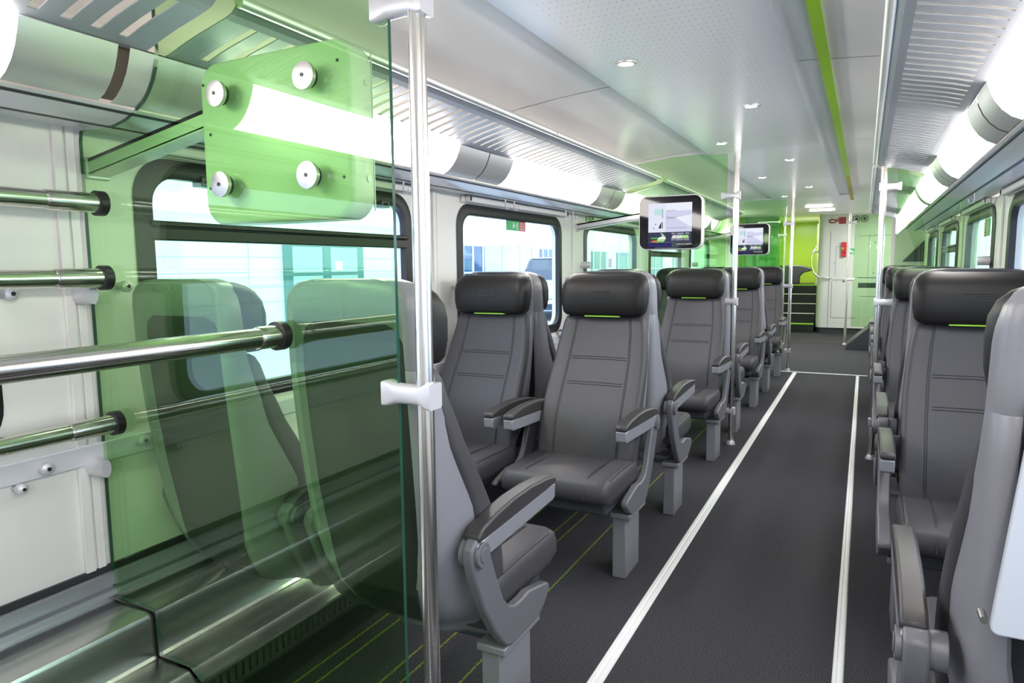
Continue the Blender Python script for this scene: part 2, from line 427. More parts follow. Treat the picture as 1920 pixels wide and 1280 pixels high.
# floor strips
def fstrip(x, hw, y0, y1, label):
    m1 = MB(); m1.strip([(x-hw, 0), (x-hw+.004, .004), (x-.006, .005), (x-.003, .0035), (x+.003, .0035), (x+.006, .005), (x+hw-.004, .004), (x+hw, 0)], y0, y1)
    tag(m1.build('aisle_strip', 'white_strip', angle=20), label, 'floor strip')
fstrip(-.702, .0235, YB, 8.80, 'long white strip along the left edge of the aisle carpet')
fstrip(-.024, .0165, YB, 8.80, 'long white strip along the right edge of the aisle carpet')
mb = MB(); mb.box(-.86, .08, 8.83, 8.865, 0, .006); tag(mb.build('threshold_strip', 'white_strip', bevel=.002), 'thin white cross strip where the aisle carpet ends', 'floor strip')

# ------------------------------------------------------------------ luggage racks and cove lights (mirror = +1 left, -1 right)
def mx(side, x): return x if side < 0 else 2*(XC-.011)-x
def rack_point(t):
    P = [(-1.345, 1.932), (-1.365, 1.912), (-1.39, 1.901), (-1.44, 1.891), (-1.50, 1.878), (-1.56, 1.861), (-1.60, 1.848), (-1.625, 1.842)]
    return P
def rack(side, y0, y1, label, end_cap=True):
    root = empty('luggage_rack', (mx(side, -1.5), (y0+y1)/2, 1.9)); tag(root, label, 'luggage rack', 'slotted overhead luggage racks')
    off = (-mx(side, -1.5), -(y0+y1)/2, -1.9)
    def put(mbx, nm, mat, **k):
        o = mbx.build(nm, mat, root, **k); o.location = off; return o
    # slotted tray underside: columns of solid strip and slot alternate
    P = [(-1.350, 1.925), (-1.372, 1.908), (-1.395, 1.9005), (-1.44, 1.890), (-1.49, 1.879), (-1.54, 1.866), (-1.585, 1.852), (-1.61, 1.845), (-1.64, 1.842)]
    a_i, b_i = 2, 6                                  # the slot runs between these profile points
    pitch = .067; hw = .0115
    m1 = MB(); n = max(1, int((y1-y0-.06)/pitch)); ys = (y0+y1)/2-(n-1)*pitch/2
    edges = [y0]
    for k in range(n): edges += [ys+k*pitch-hw, ys+k*pitch+hw]
    edges.append(y1); npf = len(P); vs = []; fs = []
    for y in edges: vs += [(mx(side, p[0]), y, p[1]) for p in P]
    for e in range(len(edges)-1):
        slot = e % 2 == 1
        for i in range(npf-1):
            if slot and a_i <= i < b_i: continue
            fs.append((e*npf+i, e*npf+i+1, (e+1)*npf+i+1, (e+1)*npf+i))
    m1.add(vs, fs)
    tr = put(m1, 'slotted_tray', 'rack_silver', smooth=False)
    sd = tr.modifiers.new('sheet', 'SOLIDIFY'); sd.thickness = .003; sd.offset = 1
    m2 = MB(); m2.tube([(mx(side, -1.345), y0, 1.932), (mx(side, -1.345), y1, 1.932)], .015, 14); put(m2, 'lip', 'rack_lip')
    return root
RY = [(YB+.05, 1.160), (1.215, 3.072), (3.080, 4.955), (5.115, 6.98), (6.99, 8.80)]
for k, (a, b) in enumerate(RY):
    rack(-1, a, b, ['slotted silver luggage rack above the near left corner, cut off by the photo edge', 'left slotted luggage rack section behind the first glass pane and post',
                    'left slotted luggage rack section above the middle window, ending at the second glass pane', 'left slotted luggage rack section just beyond the second glass pane',
                    'farthest left slotted luggage rack section before the end bay'][k])
    rack(1, a, b if k < 4 else 9.62, ['right luggage rack section beside the camera, outside the frame', 'right luggage rack section nearest the camera, at the top right corner', 'right slotted luggage rack section ending above the right-hand post',
                   'right luggage rack section just beyond the right glass pane', 'farthest right luggage rack section, ending at the end wall'][k])
COVE = [(-1.618, 1.842), (-1.6265, 1.815), (-1.640, 1.785), (-1.660, 1.757), (-1.685, 1.735), (-1.712, 1.722)]
def cove(side, y0, y1, d0, d1, label):
    root = empty('cove_light', (mx(side, -1.66), (y0+y1)/2, 1.78)); tag(root, label, 'light fixture', 'cove lights under the luggage racks')
    off = (-mx(side, -1.66), -(y0+y1)/2, -1.78)
    pr = [(mx(side, p[0]), p[1]) for p in COVE]
    for a, b in ((y0, d0), (d1, y1)):
        if b-a < .01: continue
        m1 = MB(); m1.strip(pr, a, b); o = m1.build('metal_cover', 'cove_metal', root, angle=60); o.location = off
    m2 = MB(); m2.strip(pr, d0, d1); o = m2.build('diffuser', 'tube_glow', root, angle=60); o.location = off
    return root
for side in (-1, 1):       # translucent sheet added behind the cove covers to cut light leaking upward
    mb = MB(); mb.strip([(mx(side, p[0]), p[1]) for p in [(-1.630, 1.850), (-1.645, 1.818), (-1.658, 1.790), (-1.676, 1.765), (-1.698, 1.745), (-1.725, 1.732)]], -1.95, 8.82 if side < 0 else 9.60)
    struct(mb.build('trim_30' if side < 0 else 'trim_31', 'cove_baffle'))
CL = [(-1.9, 1.09, -1.4, .87), (1.12, 2.925, 1.43, 2.66), (2.935, 4.77, 3.18, 4.50), (4.78, 6.63, 5.03, 6.36), (6.64, 8.50, 6.90, 8.25)]
for k, (a, b, c, d) in enumerate(CL):
    cove(-1, a, b, c, d, ['left cove light at the photo edge, near side of the first glass pane', 'left cove light glowing behind the first glass pane and post', 'left cove light above the middle window, between post and screen',
                          'left cove light behind the information screen', 'farthest left cove light beyond the second glass pane'][k])
CRr = [(-1.9, 1.09, -1.4, .87), (1.12, 2.78, 1.43, 2.56), (2.80, 4.37, 3.04, 4.16), (4.38, 6.08, 4.62, 5.80), (6.10, 8.35, 6.4, 7.95), (8.37, 9.62, 8.8, 9.48)]
for k, (a, b, c, d) in enumerate(CRr):
    cove(1, a, b, c, d, ['right cove light beside the camera, outside the frame', 'right cove light at the upper right photo edge', 'long right cove light ending at the right glass pane', 'right cove light just beyond the right glass pane',
                         'second right cove light beyond the right glass pane', 'short farthest right cove light'][k])
tn = 18
for side in (-1, 1):
    mb = MB()
    prof = [(-1.706, 1.7245), (-1.722, 1.716), (-1.735, 1.722), (-1.742, 1.738), (-1.760, 1.738)]
    prof2 = [(-1.713, 1.717), (-1.722, 1.7115), (-1.728, 1.714), (-1.731, 1.709), (-1.76, 1.699), (-1.80, 1.690), (-1.835, 1.687), (-1.842, 1.694), (-1.98, 1.694)]
    ye = 12.4 if side < 0 else 9.62
    mb.strip([(mx(side, p[0]), p[1]) for p in prof2], YB, ye)
    struct(mb.build(f'trim_{tn}', 'cove_lower', angle=30)); tn += 1
    mb = MB(); mb.strip([(mx(side, p[0]), p[1]) for p in [(-1.729, 1.7125), (-1.7305, 1.7085), (-1.737, 1.7065)]], YB, ye); struct(mb.build(f'trim_{tn}', 'dark_gap')); tn += 1
    mb = MB(); mb.strip([(mx(side, p[0]), p[1]) for p in [(-1.826, 1.6865), (-1.838, 1.6855), (-1.846, 1.690)]], YB, ye); struct(mb.build(f'trim_{tn}', 'dark_gap')); tn += 1

# blind boxes over the windows and double coat hooks
def hook(x, y, s, label):
    m1 = MB(); zz = 1.690
    m1.tube([(x, y, zz), (x, y, zz-.045), (x+s*.008, y, zz-.058), (x+s*.02, y, zz-.060), (x+s*.028, y, zz-.050), (x+s*.028, y, zz-.038)], .0042, 8)
    tag(m1.build('coat_hook', 'clamp_grey'), label, 'coat hook', 'coat hooks under the luggage racks')
for i, (a, b) in enumerate(WL):
    if i in (0,): continue
    mb = MB(); mb.box(XL, XL+.02, a+.03, b+.05, 1.652, 1.692); mb.box(XL+.02, XL+.05, a+.05, b+.03, 1.656, 1.690)
    o = mb.build('blind_box', 'wall_cream', bevel=.006); tag(o, ['', 'white roller blind box above the left window at the photo edge', 'white roller blind box behind the first glass pane', 'white roller blind box above the clear window of the left wall', 'white roller blind box behind the near information screen', 'white roller blind box of the fourth window beyond the screen', 'white roller blind box in the end bay'][i], 'blind box', 'roller blind boxes')
    for ya in (a+.055, b+.005):
        q = MB(); q.box(XL+.05, XL+.054, ya, ya+.015, 1.662, 1.686); q.build('catch', 'rubber', o)
    if i in (2, 3, 4):
        for j, yy in enumerate((a+.31, a+.42, b-.22, b-.09)):
            hook(-1.842, yy, 1, ['nearer hook', 'second hook', 'third hook', 'farthest hook'][j]+' under the left rack '+['', '', 'behind the first glass pane', 'above the clear left window', 'behind the near screen'][i])
for i, (a, b) in enumerate(WRt):
    if i < 3: continue
    mb = MB(); mb.box(XR-.02, XR, a+.03, b+.05, 1.652, 1.692); mb.box(XR-.05, XR-.02, a+.05, b+.03, 1.656, 1.690)
    o = mb.build('blind_box', 'wall_cream', bevel=.006); tag(o, 'white roller blind box above the '+['', '', '', 'right window cut off by the photo edge', 'right window seen through the pane edge', 'right window with the crossbar', 'farthest right window'][i], 'blind box', 'roller blind boxes')
    for ya in (a+.055, b+.005):
        q = MB(); q.box(XR-.054, XR-.05, ya, ya+.015, 1.662, 1.686); q.build('catch', 'rubber', o)
hook(mx(1, -1.842), 4.63, -1, 'coat hook under the right rack, nearer of two by the right pane'); hook(mx(1, -1.842), 5.25, -1, 'coat hook under the right rack, farther of two by the right pane')

# ceiling spots
for k, (x, y) in enumerate([(-.858, 2.66), (-.535, 3.66), (-.862, 4.67), (-.537, 5.66), (-.863, 6.66), (-.54, 7.71), (-.863, 8.6)]):
    r = empty('ceiling_spot', (x, y, 2.085)); tag(r, ['nearest round ceiling spot, left of the centre panel', 'second round ceiling spot, on the right of the centre panel', 'third round ceiling spot, above the second post', 'fourth round ceiling spot, right of centre',
                                                     'fifth round ceiling spot, left of centre', 'sixth round ceiling spot, right of centre', 'farthest round ceiling spot, left of centre'][k], 'ceiling light', 'round ceiling spots')
    m1 = MB(); ring = []
    for rr, zz in ((.040, 0), (.039, -.004), (.030, -.005), (.028, .0005)): ring.append([(rr*math.cos(2*PI*q/24), rr*math.sin(2*PI*q/24), zz) for q in range(24)])
    m1.loft(ring, cap=False); m1.build('ring', 'disc_alu', r)
    m2 = MB(); m2.disc_cyl((0, 0, -.002), 'z', .028, .003); m2.build('bulb_lens', 'spot_glow', r)
    l = bpy.data.lights.new('spot_lamp', 'SPOT'); l.energy = SPOT; l.spot_size = math.radians(110); l.spot_blend = .6; l.shadow_soft_size = .03; l.color = (1, .93, .84)
    lo = bpy.data.objects.new('spot_lamp', l); C.collection.objects.link(lo); lo.parent = r; lo.location = (0, 0, -.02)
# ceiling screws
mb = MB()

# ------------------------------------------------------------------ seats
def rloop(z, hw, yb, yf, r, dish=0., n=4, edge=0.):
    """horizontal loop of a cushion: rounded box, front dished by dish, z raised toward the sides by edge"""
    pts = []
    def arc(cx, cy, a0):
        for k in range(n+1):
            a = math.radians(a0+90*k/n); pts.append((cx+r*math.cos(a), cy+r*math.sin(a)))
    arc(hw-r, yb+r, -90)
    arc(hw-r, yf-r, 0)
    for k in range(1, 8): pts.append(((hw-r)*(1-2*k/8), yf))
    arc(-hw+r, yf-r, 90)
    arc(-hw+r, yb+r, 180)
    out = []
    for x, y in pts:
        if y > yf-r*1.01 and dish: y = y-dish*(1-(x/hw)**2)
        out.append((x, y, z))
    return out
def lerp(P, z):
    if z <= P[0][0]: return P[0][1]
    for (a, ya), (b, yb) in zip(P[:-1], P[1:]):
        if z <= b: return ya+(yb-ya)*(z-a)/(b-a)
    return P[-1][1]
HWB = [(.332, .09), (.345, .10), (.38, .118), (.43, .142), (.53, .170), (.65, .190), (.79, .199), (1.05, .201), (1.19, .197)]
HWF = [(.272, .15), (.29, .20), (.332, .215), (.38, .224), (.50, .228), (.70, .220), (.90, .210), (1.07, .205), (1.13, .204), (1.19, .203)]
def shell_loop(z, hw, yb, yf, d):
    """hw caps the width near the rounded top; lower down the back rim is narrower than the front edge"""
    hb = min(hw, lerp(HWB, z)); hf = min(hw, lerp(HWF, z)); yf = max(yf, yb+.05)
    h = [(0, yb+d), (hb-.046, yb+d), (hb-.036, yb+.002), (hb-.028, yb), (hb-.012, yb+.006), (hb-.002, yb+.02), (hb+(hf-hb)*.3, yb+.04), (hf, yf), (hf-.012, yf+.002), (0, yf+.002)]
    left = [(-x, y) for x, y in h[1:-1]][::-1]
    return [(x, y, z) for x, y in h]+[(x, y, z) for x, y in left]
def ysurf(z):            # front of the backrest cushion
    P = [(.40, -.025), (.50, -.032), (.60, -.060), (.65, -.082), (.75, -.140), (.872, -.212), (.99, -.262), (1.08, -.285)]
    for (a, ya), (b, yb) in zip(P[:-1], P[1:]):
        if z <= b: return ya+(yb-ya)*(z-a)/(b-a)
    return P[-1][1]
def hwsurf(z):
    P = [(.38, .216), (.50, .228), (.65, .230), (.80, .227), (.95, .214), (1.08, .191)]
    for (a, ya), (b, yb) in zip(P[:-1], P[1:]):
        if z <= b: return ya+(yb-ya)*(z-a)/(b-a)
    return P[-1][1]
BR = [(-.285, .600), (-.280, .628), (-.258, .645), (-.232, .643), (-.212, .622), (-.190, .585), (-.165, .525), (-.148, .488), (-.123, .435), (-.092, .402), (-.055, .386), (-.01, .385), (.03, .389), (.155, .361), (.168, .352), (.170, .336), (.135, .305), (.095, .283), (-.08, .283), (-.112, .298), (-.165, .358), (-.226, .453), (-.265, .54)]
def make_seat(kind, leg, wide=0):
    """kind only sets the root's name; leg = local side (+1 / -1) that carries the pedestal, 0 = none"""
    root = empty('train_seat')
    # cushion
    m = MB(); L = []
    for z, g in ((.362, .02), (.372, .006), (.395, 0), (.430, 0), (.456, .006), (.468, .022)):
        yf = .32 if z > .39 else .285+(z-.362)*.6
        l = rloop(z, .235-g, -.10+g, yf-g, .03)
        L.append([(x, y, zz+(.012*max(0, (y-.05)/.25)-.018*max(0, (y-.24)/.08)**2 if zz > .42 else (.0 if zz > .38 else -.01*max(0, (-y)/.1)))) for x, y, zz in l])
    m.loft(L); cu = m.build('seat_cushion', 'leather', root, angle=75)
    sm = MB()
    for sx in (-.135, .135): sm.tube([(sx, -.04, .4695), (sx, .05, .4695), (sx, .20, .476), (sx*1.02, .262, .475), (sx*1.02, .302, .462), (sx*1.02, .3215, .43), (sx*1.02, .322, .40)], .0022, 6)
    sm.tube([(-.224, -.05, .463), (-.224, .12, .467), (-.224, .26, .466), (-.212, .302, .460), (.212, .302, .460), (.224, .26, .466), (.224, .12, .467), (.224, -.05, .463)], .0028, 6)
    sm.build('stitching', 'stitch', cu)
    m = MB(); m.box(-.205, .205, -.10, .24, .312 if leg else .336, .363); m.build('seat_pan', 'dark_plastic', root, bevel=.012)
    # backrest cushion
    m = MB(); L = []
    zs = [.385, .40, .43, .48, .54, .60, .65, .70, .76, .82, .872, .93, .99, 1.04, 1.062, 1.070]
    for z in zs:
        g = .012 if z > 1.066 else (.004 if z > 1.06 else 0)
        yb = ysurf(z)-(.10 if z < .7 else .085-.03*(z-.7)/.37)
        L.append(rloop(z, hwsurf(z)-g, yb, ysurf(z)-g, .022, dish=.020))
    m.loft(L); bc = m.build('backrest_cushion', 'leather', root, angle=75)
    sm = MB()
    def sp(x, z): return (x, ysurf(z)-.020*(1-(x/hwsurf(z))**2)+.0008, z)
    for sgn in (-1, 1):
        for o in (0, .007):
            sm.tube([sp(sgn*(hwsurf(z)*.64+o), z) for z in (.44, .5, .6, .65, .75, .872, .99, 1.065)], .0016, 6)
    for z0 in (.765, .80+.075):
        for o in (0, .010): sm.tube([sp(x, z0+o) for x in (-.132, -.07, 0, .07, .132)], .0016, 6)
    sm.build('stitching', 'stitch', bc)
    # headrest
    m = MB(); L = []
    for z, hw, yb, yf, r in ((1.072, .160, -.345, -.265, .03), (1.076, .185, -.35, -.252, .035), (1.090, .196, -.355, -.243, .04), (1.13, .204, -.36, -.238, .045), (1.18, .206, -.365, -.240, .045), (1.215, .204, -.37, -.250, .045), (1.240, .195, -.375, -.267, .042), (1.256, .180, -.378, -.287, .036), (1.266, .158, -.38, -.31, .028), (1.270, .12, -.38, -.335, .018)):
        L.append(rloop(z, hw, yb, yf, r, dish=.008))
    m.loft(L); hr = m.build('headrest', 'leather_dark', root, angle=75)
    m = MB(); vs, fs = text_mb('CAT', .024, shear=.35, width=.040); m.add([(.043-v[0], -.2455, 1.166+v[1]) for v in vs], fs)
    for (x0, x1, z0, z1) in ((-.045, .046, 1.187, 1.1885), (-.045, .0, 1.1795, 1.181), (-.045, .0, 1.172, 1.1735), (-.045, .046, 1.161, 1.1625)): m.box(x0, x1, -.2462, -.2445, z0, z1)
    m.build('embossed_logo', 'logo_dark', hr)
    m = MB(); m.box(-.085, .085, -.290, -.262, 1.0665, 1.0725); m.build('fabric_tag', 'lime_tag', root, bevel=.002)
    # shell
    SH = [(.332, .17, -.15, -.10, 0), (.348, .19, -.18, -.12, 0), (.38, .205, -.222, -.13, .0), (.425, .214, -.262, -.13, .0), (.49, .222, -.302, -.16, .0), (.55, .226, -.324, -.19, .012), (.615, .229, -.338, -.205, .020), (.65, .229, -.344, -.225, .022), (.735, .228, -.357, -.255, .022), (.885, .224, -.375, -.300, .022), (.996, .219, -.386, -.330, .022),
          (1.068, .2155, -.392, -.342, .022), (1.0695, .2135, -.391, -.342, .022), (1.071, .2155, -.392, -.342, .022), (1.13, .214, -.395, -.345, .020), (1.175, .212, -.397, -.348, .014), (1.20, .208, -.398, -.350, .0), (1.235, .199, -.399, -.352, 0), (1.255, .186, -.398, -.352, 0), (1.268, .166, -.396, -.353, 0), (1.275, .13, -.392, -.353, 0), (1.277, .10, -.385, -.36, 0)]
    if leg: SH = [(.272, .15, -.085, -.03, 0), (.282, .19, -.11, -.04, 0), (.305, .21, -.132, -.06, 0)]+SH
    m = MB(); m.loft([shell_loop(z, hw*.965, yb, lerp([(.332, -.10), (.38, -.10), (.50, -.095), (.615, -.135), (.65, -.155), (.735, -.205), (.885, -.275), (.996, -.318), (1.068, -.338), (1.2, -.35)], z), d) for z, hw, yb, yf, d in SH]); sh = m.build('back_shell', 'shell', root, angle=42)
    m = MB(); L = []
    for z, hw in ((.345, .055), (.38, .075), (.425, .10), (.49, .120), (.55, .132), (.615, .142), (.65, .148), (.735, .153), (.885, .156), (.996, .156), (1.068, .155), (1.13, .148), (1.16, .134), (1.175, .105)):
        for (za, _, ya, _, da), (zb, _, yb2, _, db) in zip(SH[:-1], SH[1:]):
            if za <= z <= zb: t = (z-za)/(zb-za); y = ya+da+(yb2+db-ya-da)*t
        L.append([(-hw, y-.003, z), (hw, y-.003, z), (hw, y+.006, z), (-hw, y+.006, z)])
    m.loft(L); m.build('back_panel', 'shell_back', sh, smooth=False)
    # side frames, arms
    for s in (-1, 1):
        if s == leg: off = wide
        else: off = 0
        m = MB(); m.prism(BR if leg else [(y, max(z, .338+.02*abs(y))) for y, z in BR], 'x', s*(.238+off*.5), s*(.268+off)); fr = m.build('side_frame', 'bracket', root, bevel=.006)
        m = MB(); m.disc_cyl((s*(.2735+off), -.243, .603), 'x', .031, .012, 24); m.disc_cyl((s*(.2805+off), -.243, .603), 'x', .019, .003, 20); m.disc_cyl((s*(.232+off*.75), -.243, .603), 'x', .036, .016+off*1.5, 24); m.build('hinge', 'bracket', fr, bevel=.002)
        ar = MB(); prof = [(-.262, .600), (-.235, .587), (.190, .605), (.203, .612), (.206, .652), (.150, .656), (-.10, .646), (-.20, .641), (-.262, .632)]
        ar.prism(prof, 'x', s*(.229+off), s*(.272+off)); a = ar.build('armrest', 'arm_side', root, bevel=.004)
        pd = MB(); prof = [(-.255, .634), (.206, .652), (.211, .665), (.203, .676), (.14, .686), (.04, .693), (-.06, .692), (-.16, .682), (-.235, .668), (-.258, .65)]
        pd.prism(prof, 'x', s*(.227+off), s*(.274+off)); pd.build('arm_pad', 'leather_arm', a, bevel=.008)
    # structure below
    m = MB(); m.box(-.26 if leg >= 0 else -.18, .26 if leg <= 0 else .18, -.06, .03, .262 if leg else .334, .314 if leg else .345); m.build('cross_beam', 'dark_plastic', root, bevel=.006)
    if leg:
        m = MB(); m.box(min(leg*.180, leg*.238), max(leg*.180, leg*.238), -.095, .095, 0, .268); m.box(min(leg*.174, leg*.262), max(leg*.174, leg*.262), -.112, .112, .262, .284); m.build('pedestal', 'pedestal', root, bevel=.004)
    return root
seatA = make_seat('a', 1); seatB = make_seat('b', -1); seatW = make_seat('w', 0); seatRA = make_seat('ra', 1, .028); seatRB = make_seat('rb', -1, .028)
used = set()
PITCH = 1.915
def place(proto, x, y, rz, label, group):
    o = proto if proto.name not in used else copy_tree(proto)
    used.add(proto.name); o.location = (x, y, 0); o.rotation_euler = (0, 0, rz)
    tag(o, label, 'seat', group); return o
AX, WX, RX = -1.075, -1.672, .372
rown = ['first', 'second', 'third', 'fourth']
bay = ['at the first glass pane', 'behind the first facing pair', 'just beyond the second glass pane', 'at the far end of the row']
seats = {}
for k in range(4):
    ya, yf = 1.63+PITCH*k+(.04 if k > 1 else 0), 2.73+PITCH*k
    seats['LAa', k] = place(seatA, AX, ya, 0, f'grey leather aisle seat on the left facing away, {rown[k]} from the camera', 'left seats facing away')
    seats['LWa', k] = place(seatW, WX, ya, 0, f'grey leather window seat on the left facing away, {rown[k]} from the camera', 'left seats facing away')
    seats['LAf', k] = place(seatB, AX, yf, PI, f'grey leather aisle seat on the left facing the camera, {rown[k]} in line', 'left seats facing the camera')
    seats['LWf', k] = place(seatW, WX, yf, PI, f'grey leather window seat on the left facing the camera, {rown[k]} in line', 'left seats facing the camera')
    seats['Ra', k] = place(seatRB, RX+(.012 if k == 0 else 0), ya, 0, f'single grey leather seat on the right facing away, {rown[k]} from the camera', 'right single seats facing away')
    seats['Rf', k] = place(seatRA, RX, yf, PI, f'single grey leather seat on the right facing the camera, {rown[k]} in line', 'right single seats facing the camera')
# folding tray on the nearest right seat
r = seats['Ra', 0]
m = MB(); m.prism([(p[0]*(1-.19*(p[1]-.735)/.365), p[1]) for p in rrect(-.192, .192, .735, 1.10, .012, 3)], 'y', -.420, -.402); t = m.build('tray_table', 'tray', r, bevel=.003); t['label'] = 'pale folded tray table on the seat back'
m = MB(); m.disc_cyl((-.198, -.392, .75), 'y', .006, .03); m.build('knob', 'disc_alu', t)
m = MB(); m.disc_cyl((.198, -.392, .75), 'y', .006, .03); m.build('knob', 'disc_alu', t)

# ------------------------------------------------------------------ poles with clamps, glass panes
def clamp_mb(m, x0, x1, y, z):
    """clamp between glass edge (x0 end) and pole (x1 end): a waisted bar with square flared ends"""
    L = []
    for t, hz, hy in ((0, .027, .021), (.07, .027, .021), (.26, .0225, .019), (.5, .0215, .019), (.72, .0225, .020), (.93, .028, .024), (1, .028, .024)):
        x = x0+(x1-x0)*t; q = rrect(-hy, hy, -hz, hz, .006 if (t < .1 or t > .9) else .015, 3)
        L.append([(x, y+a, z+b) for a, b in q])
    m.loft(L)
def pole(x, y, z0, z1, label, clamps, gdir, r=.0185, shade='steel_pole'):
    root = empty('grab_pole', (x, y, z0)); tag(root, label, 'grab pole', 'steel grab poles')
    m = MB(); m.tube([(0, 0, 0), (0, 0, z1-z0)], r, 24); m.build('tube', shade, root)
    m = MB(); m.tube([(0, 0, 0), (0, 0, .012), (0, 0, .03)], r, 24, rad=[r*1.75, r*1.7, r*1.15]); m.build('foot', 'clamp_grey', root)
    m = MB(); m.tube([(0, 0, z1-z0-.11), (0, 0, z1-z0)], r*1.12, 24); m.build('sleeve', shade, root)
    for z in clamps:
        m = MB(); clamp_mb(m, gdir*.102, -gdir*.026, 0, z-z0); m.build('clamp', 'clamp_grey', root, angle=35)
    return root
YG = 1.19
pole(-.822, YG, 0, 2.086, 'steel grab pole at the edge of the first glass pane, nearest the camera', (1.83, 1.030, .245), -1)
pole(-.822, 5.06, 0, 2.086, 'steel grab pole at the edge of the second glass pane, left of the aisle', (1.785, 1.040, .247), -1)
pole(.086, 5.06, 0, 2.086, 'steel grab pole on the right of the aisle, holding the right pane', (1.787, 1.047, .25), 1)
pole(-.795, 8.93, 0, 2.086, 'steel grab pole left of the white cross strip', (1.785, 1.04, .25), -1)
pole(-.243, 12.2, 0, 2.10, 'thin grab pole in front of the white end cabinet', (1.95, 1.05), 1)
pole(-1.20, 12.2, 0, 2.10, 'grab pole at the left of the end stairs, behind the pane', (1.78,), -1)
def pane(poly, y, label, clips=(), th=.010):
    m = MB(); n = len(poly)
    vs = [(p[0], y-th/2, p[1]) for p in poly]+[(p[0], y+th/2, p[1]) for p in poly]
    m.cur = 0; m.add(vs, [list(range(n)), list(range(2*n-1, n-1, -1))]); m.cur = 1
    o_ = 0
    for i in range(n): m.f.append([i, i+n, (i+1) % n+n, (i+1) % n]); m.mi.append(1)
    o = m.build('glass_pane', None, smooth=False, mats=['partition_glass', 'glass_edge'])
    tag(o, label, 'glass partition', 'green glass partitions')
    for (x, z, s) in clips:
        c = MB(); L = []
        for t, rz, ry in ((0, .028, .024), (.45, .028, .024), (.8, .026, .020), (1, .026, .014)):
            L.append([(x+s*.075*t, y-.034+ry*math.cos(2*PI*q/16), z+rz*math.sin(2*PI*q/16)) for q in range(16)])
        c.loft(L); c.build('wall_clip', 'clamp_grey', o, angle=50)
    return o
covecut = [(-1.955, 1.688), (-1.825, 1.684), (-1.757, 1.698), (-1.712, 1.718), (-1.680, 1.736), (-1.658, 1.757), (-1.638, 1.785), (-1.624, 1.815), (-1.616, 1.86), (-1.62, 1.90), (-1.62, 2.04), (-1.31, 2.078), (-1.05, 2.088), (-1.04, 2.078), (-.89, 2.078)]
pane([(-.89, .06), (-1.59, .06), (-1.59, .165), (-1.637, .196), (-1.765, .196), (-1.772, .330), (-1.962, .334), (-1.962, 1.66)]+covecut, YG, 'large green glass pane at the front left, between wall and nearest pole', clips=((-1.975, .99+.245, 1), (-1.975, .74, 1)))
pane([(-.89, .04), (-1.955, .32), (-1.955, 1.683)]+covecut[1:], 5.068, 'green glass pane behind the second aisle seat, carrying the near information screen', clips=((-1.975, 1.31, 1),))
def mir(poly): return [(2*XC-p[0], p[1]) for p in poly]
pane([(.165, .04), (.57, .32), (.665, .36), (.665, 1.66)]+[(min(.665, 2*XC-p[0]), p[1]) for p in covecut[1:-3]]+[(-.2+.365, 2.078)], 5.068, 'green glass pane on the right, between the right pole and the window wall', clips=((.685, 1.31, -1),))
pane([(-.865, .04), (-1.955, .32), (-1.955, 1.683)]+covecut[1:-3]+[(-1.05, 2.078), (-.865, 2.078)], 8.93, 'green glass pane at the end of the left seats, behind the far screen', clips=((-1.975, 1.31, 1),))
pane([(-.165, .30), (.67, .30), (.67, 2.07), (-.165, 2.07)], 12.2, 'green glass pane right of the thin end pole, before the cabinet')
pane([(-1.27, .05), (-1.95, .05), (-1.95, 2.07), (-1.27, 2.07)], 12.2, 'green glass pane at the left of the end bay, beside the stairs')

